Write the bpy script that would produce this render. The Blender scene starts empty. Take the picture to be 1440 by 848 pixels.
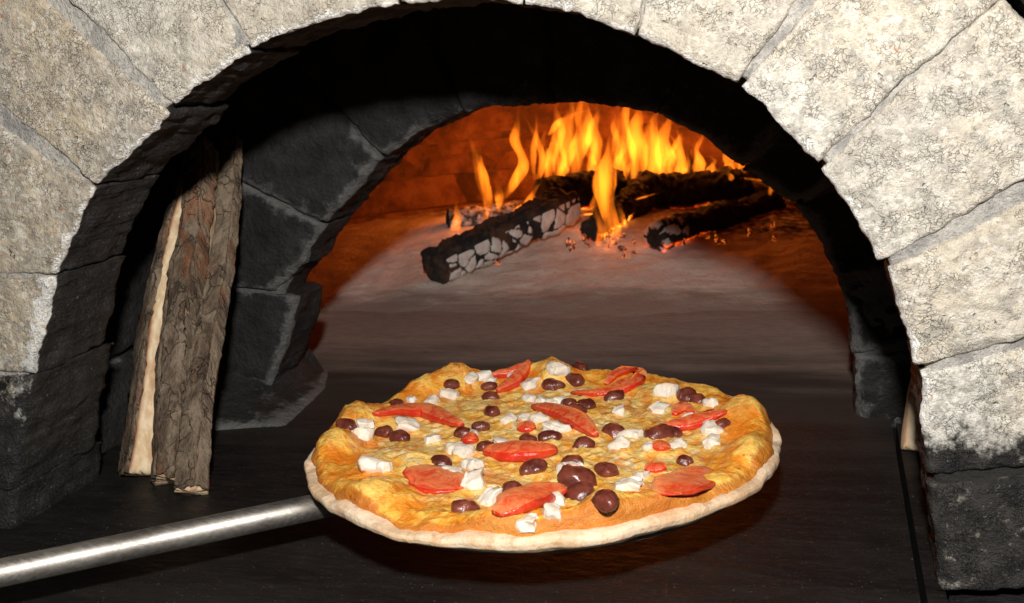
import bpy, math, random
import numpy as np
from mathutils import Matrix, Vector

rng = random.Random(7)
S = bpy.context.scene
col = S.collection

# ------------------------------------------------------------------ camera
CAM_H, CAM_D = 0.32, 0.6157           # height over the oven floor, distance to the arch face
FPX, YAW, PITCH, ROLL = 1500.0, math.radians(17), math.radians(12.5), math.radians(4.0)
_f = np.array([-math.sin(YAW)*math.cos(PITCH), math.cos(YAW)*math.cos(PITCH), -math.sin(PITCH)])
_r0 = np.array([math.cos(YAW), math.sin(YAW), 0.0]); _u0 = np.cross(_r0, _f)
_r = math.cos(ROLL)*_r0 - math.sin(ROLL)*_u0
_u = math.sin(ROLL)*_r0 + math.cos(ROLL)*_u0
CAM = np.array([0.0, -CAM_D, CAM_H])
cd = bpy.data.cameras.new('camera'); camera = bpy.data.objects.new('camera', cd); col.objects.link(camera)
cd.sensor_width = 36; cd.lens = FPX/1440*36; cd.clip_start = 0.02; cd.clip_end = 50
m = Matrix.Identity(4)
for i in range(3):
    m[i][0], m[i][1], m[i][2], m[i][3] = _r[i], _u[i], -_f[i], CAM[i]
camera.matrix_world = m
cd.dof.use_dof = True; cd.dof.focus_distance = 0.74; cd.dof.aperture_fstop = 18
S.camera = camera

# ------------------------------------------------------------------ world, flash, exposure
w = bpy.data.worlds.new('World'); S.world = w; w.use_nodes = True
w.node_tree.nodes['Background'].inputs[0].default_value = (1, .93, .85, 1)
w.node_tree.nodes['Background'].inputs[1].default_value = 0.006
fl = bpy.data.lights.new('flash', 'POINT'); fl.energy = 39; fl.shadow_soft_size = 0.020; fl.color = (1, .965, .91)
flash = bpy.data.objects.new('flash', fl); col.objects.link(flash); flash.location = (0.0, -CAM_D, CAM_H+.185)
S.view_settings.view_transform = 'Standard'; S.view_settings.look = 'None'
S.view_settings.exposure = 0; S.view_settings.gamma = 1
S.cycles.max_bounces = 8; S.cycles.transparent_max_bounces = 16; S.cycles.volume_bounces = 0
S.cycles.use_denoising = True
S.cycles.sample_clamp_indirect = 3

# ------------------------------------------------------------------ pixel -> place
def ray(px, py): return _f + _r*(px-720)/FPX - _u*(py-424)/FPX
def onY(px, py, Y): r = ray(px, py); return CAM + r*((Y-CAM[1])/r[1])
def onZ(px, py, Z): r = ray(px, py); return CAM + r*((Z-CAM[2])/r[2])
def xz(px, py, Y=0.0): p = onY(px, py, Y); return (p[0], p[2])

# ------------------------------------------------------------------ noise
_perm = np.random.RandomState(3).permutation(256); _perm = np.concatenate([_perm]*3)
_grad = np.random.RandomState(5).normal(size=(256, 3)); _grad /= np.linalg.norm(_grad, axis=1)[:, None]
def pn(P):
    P = np.asarray(P, float); I = np.floor(P).astype(int); F = P-I; I &= 255
    U = F*F*F*(F*(F*6-15)+10); out = 0
    for dx in (0, 1):
        for dy in (0, 1):
            for dz in (0, 1):
                h = _perm[_perm[_perm[(I[:, 0]+dx) & 255]+((I[:, 1]+dy) & 255)]+((I[:, 2]+dz) & 255)]
                g = _grad[h]; d = F-np.array([dx, dy, dz])
                wx = U[:, 0] if dx else 1-U[:, 0]; wy = U[:, 1] if dy else 1-U[:, 1]; wz = U[:, 2] if dz else 1-U[:, 2]
                out = out+wx*wy*wz*(g*d).sum(1)
    return out*1.6
def fbm(P, scale=1, octv=4, gain=.5, off=0.0):
    P = np.asarray(P, float)*scale+off; a = 1.0; s = 0; t = 0
    for _ in range(octv):
        s = s+a*pn(P); t += a; a *= gain; P = P*2.03+17.1
    return s/t*1.3
def sstep(a, b, x): t = np.clip((x-a)/(b-a), 0, 1); return t*t*(3-2*t)

# ------------------------------------------------------------------ object helpers
def empty(name, loc, label=None, cat=None, group=None, kind=None):
    o = bpy.data.objects.new(name, None); col.objects.link(o); o.location = Vector(loc); o.empty_display_size = .03
    return tag(o, label, cat, group, kind)
def tag(o, label=None, cat=None, group=None, kind=None):
    if label: o['label'] = label
    if cat: o['category'] = cat
    if group: o['group'] = group
    if kind: o['kind'] = kind
    return o
def wloc(o):
    v = Vector((0, 0, 0))
    while o: v += o.location; o = o.parent
    return v
def link(name, me, parent=None, loc=None):
    o = bpy.data.objects.new(name, me); col.objects.link(o)
    if parent: o.parent = parent
    if loc is not None: o.location = Vector(loc)-(wloc(parent) if parent else Vector((0, 0, 0)))
    return o
def mesh(name, V, F, mat, parent=None, attrs=None, smooth=True, origin=None, matidx=None):
    V = np.asarray(V, float)
    c = V.mean(0) if origin is None else np.asarray(origin, float)
    me = bpy.data.meshes.new(name); me.from_pydata((V-c).tolist(), [], [tuple(int(i) for i in f) for f in F])
    for mt in (mat if isinstance(mat, (list, tuple)) else [mat]): me.materials.append(mt)
    if matidx is not None: me.polygons.foreach_set('material_index', np.asarray(matidx, 'i'))
    if smooth: me.polygons.foreach_set('use_smooth', [True]*len(me.polygons))
    for k, a in (attrs or {}).items():
        at = me.attributes.new(k, 'FLOAT', 'POINT'); at.data.foreach_set('value', np.asarray(a, 'f'))
    me.update()
    return link(name, me, parent, c)
def gridfaces(nu, nv, off=0):
    return [(off+i*nv+j, off+(i+1)*nv+j, off+(i+1)*nv+j+1, off+i*nv+j+1) for i in range(nu-1) for j in range(nv-1)]
def polyl(pts, n):
    pts = np.asarray(pts, float); d = np.r_[0, np.cumsum(np.linalg.norm(np.diff(pts, axis=0), axis=1))]
    t = np.linspace(0, d[-1], n); return np.stack([np.interp(t, d, pts[:, k]) for k in range(pts.shape[1])], 1)

# ------------------------------------------------------------------ materials
class NT:
    def __init__(s, name):
        s.m = bpy.data.materials.new(name); s.m.use_nodes = True; s.t = s.m.node_tree; s.t.nodes.clear()
        s.out = s.t.nodes.new('ShaderNodeOutputMaterial'); s._tc = None
    def n(s, typ, ins=None, **kw):
        nd = s.t.nodes.new('ShaderNode'+typ)
        for k, v in kw.items(): setattr(nd, k, v)
        for k, v in (ins or {}).items():
            sock = nd.inputs[k]
            if hasattr(v, 'is_output') or isinstance(v, bpy.types.NodeSocket): s.t.links.new(v, sock)
            elif hasattr(sock, 'default_value'):
                if sock.type == 'RGBA' and len(v) == 3: v = (*v, 1)
                sock.default_value = v
        return nd
    def tc(s, scale=(1, 1, 1), which='Object'):
        if not s._tc: s._tc = s.n('TexCoord')
        info = s.n('ObjectInfo')
        a = s.n('VectorMath', {0: s._tc.outputs[which], 1: scale}, operation='MULTIPLY').outputs[0]
        b = s.n('VectorMath', {0: info.outputs['Random'], 1: (9.7, 5.3, 7.9)}, operation='MULTIPLY').outputs[0]
        return s.n('VectorMath', {0: a, 1: b}, operation='ADD').outputs[0]
    def noise(s, sc, detail=4, rough=.55, vec=None, dist=0):
        return s.n('TexNoise', {'Vector': vec or s.tc(), 'Scale': sc, 'Detail': detail, 'Roughness': rough, 'Distortion': dist}).outputs[0]
    def voro(s, sc, feature='DISTANCE_TO_EDGE', vec=None, out=0):
        return s.n('TexVoronoi', {'Vector': vec or s.tc(), 'Scale': sc}, feature=feature).outputs[out]
    def attr(s, name): return s.n('Attribute', attribute_name=name).outputs['Fac']
    def ramp(s, f, a, b, lo=0.0, hi=1.0):
        return s.n('MapRange', {0: f, 1: a, 2: b, 3: lo, 4: hi}, interpolation_type='SMOOTHSTEP').outputs[0]
    def math(s, op, a, b=0.0, c=0.0): 
        nd = s.n('Math', {0: a, 1: b, 2: c}, operation=op); return nd.outputs[0]
    def mix(s, f, a, b, mode='MIX'):
        nd = s.n('Mix', data_type='RGBA', blend_type=mode)
        for k, v in ((0, f), (6, a), (7, b)):
            if isinstance(v, bpy.types.NodeSocket): s.t.links.new(v, nd.inputs[k])
            else: nd.inputs[k].default_value = v if k == 0 else (*v, 1)
        return nd.outputs[2]
    def bump(s, h, dist, strength=1.0, normal=None):
        ins = {'Height': h, 'Distance': dist, 'Strength': strength}
        if normal: ins['Normal'] = normal
        return s.n('Bump', ins).outputs[0]
    def bsdf(s, color, rough=.6, normal=None, **kw):
        ins = {'Base Color': color, 'Roughness': rough}
        if normal: ins['Normal'] = normal
        ins.update(kw)
        b = s.n('BsdfPrincipled', ins); s.t.links.new(b.outputs[0], s.out.inputs[0]); return b

def stone_material(name, warm, pale, dark_base=0.0):
    t = NT(name)
    soot, lime = t.attr('soot'), t.attr('lime')
    big = t.noise(14, 3); mid = t.noise(70, 4, .65); fine = t.noise(330, 5, .7); grain = t.noise(900, 2, .6)
    c = t.mix(t.ramp(big, .38, .62), warm, pale)
    c = t.mix(t.math('MULTIPLY', t.ramp(mid, .50, .66), .75), c, tuple(x*.62 for x in pale))
    c = t.mix(t.math('MULTIPLY', t.ramp(mid, .47, .36), .6), c, (.83, .79, .70))
    c = t.mix(t.math('MULTIPLY', t.ramp(fine, .53, .66), .62), c, (.26, .235, .20))
    c = t.mix(t.math('MULTIPLY', t.ramp(grain, .56, .68), .38), c, (.30, .28, .25))
    cell = t.voro(330, 'F1', out=1)
    cb = t.n('SeparateColor', {0: cell}).outputs[0]
    c = t.mix(t.math('MULTIPLY', t.ramp(cb, .72, .9), .45), c, (.36, .33, .29))
    c = t.mix(t.math('MULTIPLY', t.ramp(cb, .28, .08), .5), c, (.80, .77, .70))
    wv = t.n('VectorMath', {0: t.tc(), 1: t.n('VectorMath', {0: t.n('TexNoise', {'Vector': t.tc(), 'Scale': 90, 'Detail': 3}).outputs[1], 1: (.022, .022, .022)}, operation='MULTIPLY').outputs[0]}, operation='ADD').outputs[0]
    ck = t.voro(300, vec=wv)
    ckm = t.math('MULTIPLY', t.ramp(ck, .075, .0), t.ramp(t.noise(60, 4, .7), .46, .62))
    c = t.mix(t.math('MULTIPLY', ckm, .24), c, (.26, .235, .20))
    pit = t.ramp(t.noise(150, 2, .5), .30, .24)
    c = t.mix(t.math('MULTIPLY', pit, .45), c, (.20, .18, .16))
    rnd = t.n('ObjectInfo').outputs['Random']
    c = t.mix(t.ramp(rnd, 0, 1, .30, .0), c, (.36, .31, .24), 'MIX')
    c = t.mix(t.math('MULTIPLY', t.ramp(t.noise(7, 3), .45, .62), .35), c, (.44, .36, .25))
    # rust-red specks
    sp = t.math('MULTIPLY', t.ramp(t.noise(190, 1), .70, .76), t.ramp(t.noise(16, 1), .52, .62))
    c = t.mix(t.math('MULTIPLY', sp, .7), c, (.55, .22, .10))
    # whitewash rubbed on the edge
    lm = t.ramp(t.math('ADD', lime, t.math('MULTIPLY', t.math('SUBTRACT', t.noise(120, 5, .7), .5), 1.6)), .42, .58)
    c = t.mix(lm, c, (.82, .80, .76))
    # soot
    sf = t.math('ADD', soot, t.math('MULTIPLY', t.math('SUBTRACT', t.noise(75, 6, .72), .5), 1.15))
    sm = t.ramp(sf, .36, .66)
    sc = t.mix(t.ramp(t.noise(55, 4), .35, .7), (.013, .0115, .011), (.034, .031, .029))
    sc = t.mix(t.math('MULTIPLY', t.ramp(t.noise(230, 5, .8), .60, .70), .45), sc, (.36, .34, .30))
    sc = t.mix(t.math('MULTIPLY', t.ramp(t.noise(620, 3, .7), .66, .72), .6), sc, (.42, .40, .36))
    c = t.mix(sm, c, sc)
    h = t.math('ADD', t.math('MULTIPLY', fine, .9), t.math('ADD', t.math('MULTIPLY', mid, 1.2), t.math('MULTIPLY', t.math('ADD', ckm, pit), -.8)))
    h = t.math('ADD', h, t.math('ADD', t.math('MULTIPLY', grain, .35), t.math('MULTIPLY', cb, .12)))
    t.bsdf(c, t.ramp(sm, 0, 1, .9, .55), t.bump(h, .0030, .85), **{'Specular IOR Level': t.ramp(sm, 0, 1, .15, .4)})
    return t.m
M = {}
M['stone_right'] = stone_material('granite_pale', (.65, .58, .47), (.62, .595, .54))
M['stone_left'] = stone_material('granite_tan', (.56, .47, .34), (.44, .41, .37))
M['stone_top'] = stone_material('granite_white', (.61, .555, .46), (.60, .58, .53))

def mortar_material():
    t = NT('mortar_grey')
    n1, n2 = t.noise(60, 5, .65), t.noise(400, 4, .7)
    c = t.mix(t.ramp(n1, .35, .65), (.27, .26, .25), (.52, .49, .44))
    c = t.mix(t.math('MULTIPLY', t.ramp(n2, .52, .66), .7), c, (.2, .19, .175))
    c = t.mix(t.math('MULTIPLY', t.ramp(t.noise(170, 4, .7), .56, .68), .6), c, (.66, .62, .55))
    sm = t.ramp(t.math('ADD', t.attr('soot'), t.math('MULTIPLY', t.math('SUBTRACT', t.noise(90, 5, .7), .5), .9)), .4, .62)
    c = t.mix(sm, c, (.018, .016, .015))
    t.bsdf(c, .9, t.bump(t.math('ADD', n1, n2), .0035, .9)); return t.m
M['mortar'] = mortar_material()

def soot_stone(name, lift=1.0):
    t = NT(name)
    n1, n2, n3 = t.noise(28, 5, .65), t.noise(160, 5, .7), t.noise(700, 3, .6)
    c = t.mix(t.ramp(n1, .35, .7), (.012*lift, .0115*lift, .0115*lift), (.030*lift, .029*lift, .029*lift))
    c = t.mix(t.math('MULTIPLY', t.ramp(n2, .62, .76), .25), c, (.14, .135, .13))
    c = t.mix(t.math('MULTIPLY', t.ramp(n3, .68, .76), .35), c, (.3, .29, .28))
    ash = t.ramp(t.math('ADD', t.attr('ash'), t.math('MULTIPLY', t.math('SUBTRACT', t.noise(48, 6, .75), .5), 1.9)), .45, .95)
    c = t.mix(t.math('MULTIPLY', ash, .65), c, (.20, .195, .19))
    t.bsdf(c, .75, t.bump(t.math('ADD', n1, t.math('MULTIPLY', n2, .9)), .007, .9), **{'Specular IOR Level': .3}); return t.m
M['soot'] = soot_stone('sooty_stone', 1.1); M['soot_dark'] = soot_stone('sooty_stone_dark', .6)

def floor_material():
    t = NT('floor_slab')
    g = t.n('NewGeometry').outputs['Position']
    sx = t.n('SeparateXYZ', {0: g})
    st = t.n('VectorMath', {0: g, 1: (1, 4.5, 1)}, operation='MULTIPLY').outputs[0]
    n1 = t.noise(7, 6, .6, st); n2 = t.noise(50, 5, .7, st); n3 = t.noise(300, 4, .7, g)
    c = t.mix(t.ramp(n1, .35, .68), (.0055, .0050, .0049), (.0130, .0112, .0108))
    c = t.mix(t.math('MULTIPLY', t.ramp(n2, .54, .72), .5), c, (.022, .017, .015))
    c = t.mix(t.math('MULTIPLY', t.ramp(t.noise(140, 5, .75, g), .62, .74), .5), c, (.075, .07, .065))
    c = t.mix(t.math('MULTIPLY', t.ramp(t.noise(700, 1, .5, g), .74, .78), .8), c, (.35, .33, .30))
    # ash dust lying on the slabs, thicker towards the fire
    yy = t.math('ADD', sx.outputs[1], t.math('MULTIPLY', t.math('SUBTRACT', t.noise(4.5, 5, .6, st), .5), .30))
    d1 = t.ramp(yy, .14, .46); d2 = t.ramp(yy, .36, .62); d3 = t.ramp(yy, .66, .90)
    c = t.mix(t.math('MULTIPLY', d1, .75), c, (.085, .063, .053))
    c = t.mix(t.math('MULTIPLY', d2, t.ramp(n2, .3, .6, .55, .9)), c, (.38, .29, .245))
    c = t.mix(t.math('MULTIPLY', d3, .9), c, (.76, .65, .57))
    t.bsdf(c, t.math('MAXIMUM', t.ramp(n2, .3, .7, .42, .66), d1), t.bump(t.math('ADD', n2, n3), .0007, .6), **{'Specular IOR Level': t.ramp(d1, 0, .8, .35, .02)}); return t.m
M['floor'] = floor_material()

def ash_material():
    t = NT('ash'); g = t.n('NewGeometry').outputs['Position']
    n1, n2 = t.noise(22, 5, .65, g), t.noise(150, 5, .7, g)
    c = t.mix(t.ramp(n1, .35, .65), (.80, .64, .55), (.90, .78, .69))
    c = t.mix(t.math('MULTIPLY', t.ramp(n2, .56, .72), .5), c, (.30, .25, .22))
    c = t.mix(t.math('MULTIPLY', t.attr('char'), t.ramp(t.noise(60, 4, .7, g), .35, .6)), c, (.035, .025, .022))  # char, with the flash shadow under the logs put into the ash colour
    gs = t.n('VectorMath', {0: g, 1: (1, 3.5, 1)}, operation='MULTIPLY').outputs[0]
    th = t.ramp(t.math('ADD', t.attr('thin'), t.math('MULTIPLY', t.math('SUBTRACT', t.noise(9, 6, .7, gs), .5), 1.1)), .25, .85)
    c = t.mix(t.math('MULTIPLY', th, .85), c, (.29, .22, .185))
    t.bsdf(c, .95, t.bump(t.math('ADD', n1, n2), .004, .8)); return t.m
M['ash'] = ash_material()

def brick_material():
    t = NT('fire_brick')
    n1, n2 = t.noise(25, 5, .65), t.noise(160, 5, .7)
    c = t.mix(t.ramp(n1, .35, .68), (.20, .085, .045), (.34, .17, .10))
    c = t.mix(t.math('MULTIPLY', t.ramp(t.noise(9, 5, .7), .42, .62), .75), c, (.05, .03, .022))
    t.bsdf(c, .9, t.bump(t.math('ADD', n1, n2), .003, .8)); return t.m
M['brick'] = brick_material()

def bark_material():
    t = NT('bark'); v = t.tc((1, 1, .28))
    n1, n2, n3 = t.noise(45, 5, .7, v, .6), t.noise(240, 5, .7, t.tc((1, 1, .5))), t.noise(18, 4, .6, t.tc((1, 1, .5)))
    c = t.mix(t.ramp(n1, .36, .64), (.090, .060, .040), (.27, .205, .145))
    c = t.mix(t.math('MULTIPLY', t.ramp(n3, .54, .66), .6), c, (.30, .11, .045))
    c = t.mix(t.math('MULTIPLY', t.ramp(n2, .54, .7), .6), c, (.045, .035, .028))
    c = t.mix(t.math('MULTIPLY', t.ramp(n2, .42, .3), .35), c, (.36, .33, .28))
    bc = t.voro(62, vec=t.n('VectorMath', {0: t.tc((1, 1, .36)), 1: t.n('VectorMath', {0: t.n('TexNoise', {'Vector': t.tc(), 'Scale': 70.0, 'Detail': 4.0}).outputs[1], 1: (.02, .02, .02)}, operation='MULTIPLY').outputs[0]}, operation='ADD').outputs[0])
    bk = t.math('MULTIPLY', t.ramp(bc, .05, .0), t.ramp(t.noise(26, 3), .42, .58))
    c = t.mix(t.math('MULTIPLY', bk, .4), c, (.045, .033, .025))
    h = t.math('ADD', t.math('ADD', t.math('MULTIPLY', n1, 1.5), n2), t.math('MULTIPLY', bk, -.9))
    t.bsdf(c, .9, t.bump(h, .004, .9), **{'Specular IOR Level': .2}); return t.m
M['bark'] = bark_material()
def wood_material():
    t = NT('split_wood'); v = t.tc((1, 1, .045))
    n1, n2 = t.noise(160, 4, .6, v, .3), t.noise(30, 3, .6, t.tc((1, 1, .12)))
    c = t.mix(t.ramp(n1, .35, .68), (.86, .70, .48), (.66, .46, .27))
    c = t.mix(t.math('MULTIPLY', t.ramp(n2, .5, .68), .6), c, (.50, .25, .12))
    c = t.mix(t.math('MULTIPLY', t.attr('rim'), .85), c, (.33, .10, .04))
    t.bsdf(c, .7, t.bump(n1, .0014, .8), **{'Specular IOR Level': .25}); return t.m
M['wood'] = wood_material()

def char_material(name, ashy=0.0, brown=0.0):
    t = NT(name)
    n1, n2 = t.noise(70, 5, .7), t.noise(260, 5, .7)
    c = t.mix(t.ramp(n1, .4, .7), (.008, .007, .006), (.035, .030, .027))
    c = t.mix(t.math('MULTIPLY', t.ramp(t.noise(24, 4, .6), .46, .6), brown), c, (.105, .045, .02))
    ash = t.ramp(t.math('ADD', t.attr('ash'), t.math('MULTIPLY', t.math('SUBTRACT', t.noise(90, 5, .7), .5), .7)), .4, .62)
    c = t.mix(ash, c, t.mix(t.ramp(n1, .3, .7), (.85, .78, .72), (.66, .57, .52)))
    b = t.bsdf(c, .85, t.bump(t.math('ADD', n1, n2), .004, .8))
    g = t.attr('glow')
    t.t.links.new(t.mix(t.ramp(g, .3, 1), (1, .07, .005), (1, .33, .03)), b.inputs['Emission Color'])
    t.t.links.new(t.math('MULTIPLY', t.math('MULTIPLY', g, t.ramp(n1, .4, .62)), 3.2), b.inputs['Emission Strength'])
    return t.m
M['char'] = char_material('charred_wood'); M['char_brown'] = char_material('burning_wood', brown=.75)

def ember_material():
    t = NT('ember'); n = t.noise(70, 4, .7)
    b = t.bsdf(t.mix(t.ramp(n, .45, .6), (.09, .05, .04), (.42, .33, .29)), .9)
    t.t.links.new(t.mix(t.ramp(n, .4, .62), (1, .05, .004), (1, .22, .02)), b.inputs['Emission Color'])
    t.t.links.new(t.math('MULTIPLY', t.ramp(n, .46, .62), .8), b.inputs['Emission Strength']); return t.m
M['ember'] = ember_material()

def metal_material():
    t = NT('brushed_steel')
    v = t.tc((.25, 1, 1)); n = t.noise(500, 4, .6, v); n2 = t.noise(25, 4, .6)
    c = t.mix(t.ramp(n2, .4, .7), (.42, .39, .355), (.28, .255, .23))
    c = t.mix(t.math('MULTIPLY', t.attr('burn'), .8), c, (.16, .12, .09))
    t.bsdf(c, t.ramp(n, .3, .7, .44, .58), t.bump(n, .0002, .5), Metallic=1.0); return t.m
M['metal'] = metal_material()

def cheese_material():
    t = NT('baked_cheese')
    n0, n1, n2, n3 = t.noise(16, 4, .6), t.noise(55, 5, .65, dist=.4), t.noise(170, 5, .65), t.noise(480, 5, .7)
    rim, br = t.attr('rim'), t.attr('brown')
    c = t.mix(t.ramp(n1, .36, .62), (.93, .68, .26), (.86, .45, .070))
    c = t.mix(t.math('MULTIPLY', t.ramp(n2, .44, .32), .65), c, (.95, .78, .42))
    o = t.ramp(t.math('ADD', t.math('MULTIPLY', rim, .55), t.math('SUBTRACT', n0, .30)), .28, .62)
    c = t.mix(t.math('MULTIPLY', o, .8), c, t.mix(t.ramp(n1, .35, .65), (.96, .51, .050), (.84, .27, .015)))
    c = t.mix(t.math('MULTIPLY', t.ramp(n2, .56, .68), .6), c, (.74, .20, .014))
    pale = t.math('MULTIPLY', t.ramp(t.noise(42, 4, .6), .56, .68), t.math('SUBTRACT', 1.0, rim))
    c = t.mix(t.math('MULTIPLY', pale, .8), c, (.96, .83, .55))
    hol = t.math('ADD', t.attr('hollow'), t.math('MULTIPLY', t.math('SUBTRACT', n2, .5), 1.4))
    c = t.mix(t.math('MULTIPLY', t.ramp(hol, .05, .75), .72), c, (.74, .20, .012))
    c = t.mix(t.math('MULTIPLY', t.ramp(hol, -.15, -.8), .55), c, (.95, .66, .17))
    oil = t.ramp(t.math('ADD', t.noise(38, 5, .68, dist=.9), t.math('MULTIPLY', rim, .05)), .53, .61)
    c = t.mix(t.math('MULTIPLY', oil, .62), c, (.68, .16, .010))
    c = t.mix(t.math('MULTIPLY', t.ramp(t.noise(85, 4, .7), .62, .70), .6), c, (.32, .085, .012))
    c = t.mix(t.math('MULTIPLY', t.ramp(t.math('ADD', br, t.math('SUBTRACT', n2, .5)), .5, 1.1), .42), c, (.42, .13, .02))
    c = t.mix(t.math('MULTIPLY', t.ramp(n3, .66, .74), .4), c, (.27, .07, .012))
    c = t.mix(t.math('MULTIPLY', t.ramp(t.math('ADD', t.attr('edge'), t.math('MULTIPLY', t.math('SUBTRACT', n1, .5), 1.2)), .35, .8), .75), c, (.50, .15, .020))
    h = t.math('ADD', t.math('MULTIPLY', n1, .9), t.math('ADD', t.math('MULTIPLY', n2, .7), t.math('MULTIPLY', n3, .34)))
    t.bsdf(c, t.ramp(n2, .3, .7, .20, .42), t.bump(h, .0028, .9), **{'Subsurface Weight': .08, 'Subsurface Radius': (.004, .002, .001), 'Subsurface Scale': 1.0, 'Specular IOR Level': .45})
    return t.m
M['cheese'] = cheese_material()
def crust_material():
    t = NT('floury_crust'); n1, n2, n3 = t.noise(28, 5, .65), t.noise(130, 5, .7), t.noise(600, 3, .6)
    c = t.mix(t.ramp(n1, .35, .68), (.77, .61, .44), (.64, .43, .25))
    c = t.mix(t.math('MULTIPLY', t.ramp(n2, .50, .64), .6), c, (.50, .27, .12))
    c = t.mix(t.math('MULTIPLY', t.ramp(t.noise(19, 4, .65), .52, .64), .55), c, (.52, .30, .15))
    c = t.mix(t.math('MULTIPLY', t.ramp(t.noise(45, 4, .7), .60, .72), .45), c, (.50, .27, .13))
    c = t.mix(t.math('MULTIPLY', t.ramp(n3, .6, .7), .4), c, (.86, .77, .64))
    c = t.mix(t.math('MULTIPLY', t.ramp(t.math('ADD', t.attr('brown'), t.math('SUBTRACT', n2, .5)), .4, .9), .8), c, (.62, .30, .07))
    t.bsdf(c, .8, t.bump(t.math('ADD', n1, n2), .0018, .8), **{'Subsurface Weight': .1, 'Subsurface Radius': (.004, .002, .001)}); return t.m
M['crust'] = crust_material()
def meat_material():
    t = NT('white_chicken'); n1, n2 = t.noise(90, 4, .6), t.noise(420, 4, .65)
    c = t.mix(t.ramp(n1, .38, .66), (.82, .745, .64), (.75, .62, .49))
    c = t.mix(t.math('MULTIPLY', t.ramp(n2, .6, .74), .35), c, (.70, .48, .34))
    t.bsdf(c, .45, t.bump(t.math('ADD', n1, n2), .0012, .7), **{'Subsurface Weight': .2, 'Subsurface Radius': (.004, .0025, .002)}); return t.m
M['meat'] = meat_material()
def bean_material():
    t = NT('red_bean'); n1, n2 = t.noise(110, 4, .6), t.noise(500, 3, .6)
    c = t.mix(t.ramp(n1, .35, .68), (.085, .016, .011), (.20, .048, .028))
    c = t.mix(t.math('MULTIPLY', t.ramp(n2, .6, .72), .4), c, (.26, .09, .06))
    t.bsdf(c, .32, t.bump(n1, .0020, .8), **{'Specular IOR Level': .55}); return t.m
M['bean'] = bean_material()
def tomato_material(name, light):
    t = NT(name); n1, n2 = t.noise(95, 5, .7, t.tc((1, 1, .5)), dist=1.2), t.noise(380, 4, .65)
    a, b = ((.68, .060, .022), (.80, .21, .075)) if light else ((.56, .022, .010), (.64, .060, .020))
    c = t.mix(t.ramp(n1, .36, .66), a, b)
    if light:
        co = t.ramp(t.math('ADD', t.attr('core'), t.math('MULTIPLY', t.math('SUBTRACT', n1, .5), .8)), .45, .95)
        c = t.mix(t.math('MULTIPLY', co, .8), c, (.82, .33, .13))
    c = t.mix(t.math('MULTIPLY', t.ramp(n2, .60, .72), .35), c, (.88, .50, .26))
    t.bsdf(c, .2, t.bump(t.math('ADD', n1, t.math('MULTIPLY', n2, .5)), .0014, .6), **{'Subsurface Weight': .12, 'Subsurface Radius': (.005, .001, .0006), 'Specular IOR Level': .5}); return t.m
M['skin'] = tomato_material('tomato_skin', False); M['flesh'] = tomato_material('tomato_flesh', True)

def flame_material():
    t = NT('flame')
    g = t._tc = t.n('TexCoord')
    gz = t.n('SeparateXYZ', {0: g.outputs['Generated']}).outputs[2]
    info = t.n('ObjectInfo').outputs['Random']
    v = t.n('VectorMath', {0: g.outputs['Object'], 1: (1, 1, .22)}, operation='MULTIPLY').outputs[0]
    v = t.n('VectorMath', {0: v, 1: t.n('VectorMath', {0: info, 1: (3, 5, 7)}, operation='MULTIPLY').outputs[0]}, operation='ADD').outputs[0]
    n = t.noise(48, 3, .55, v, .5)
    s = t.math('MULTIPLY', t.ramp(n, .38, .64, .06, 1.9), t.math('MULTIPLY', t.ramp(gz, -.02, .2, .5, 1), t.ramp(gz, 1.0, .45, .35, 1)))
    e = t.n('Emission', {'Color': (1, .205, .010, 1), 'Strength': t.math('MULTIPLY', s, t.n('ObjectInfo').outputs['Alpha'])})
    s2 = t.n('Math', {0: s, 1: 78.0}, operation='MULTIPLY').outputs[0]
    t.t.links.new(s2, e.inputs['Strength']); t.t.links.new(e.outputs[0], t.out.inputs['Volume']); return t.m
M['flame'] = flame_material()

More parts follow.
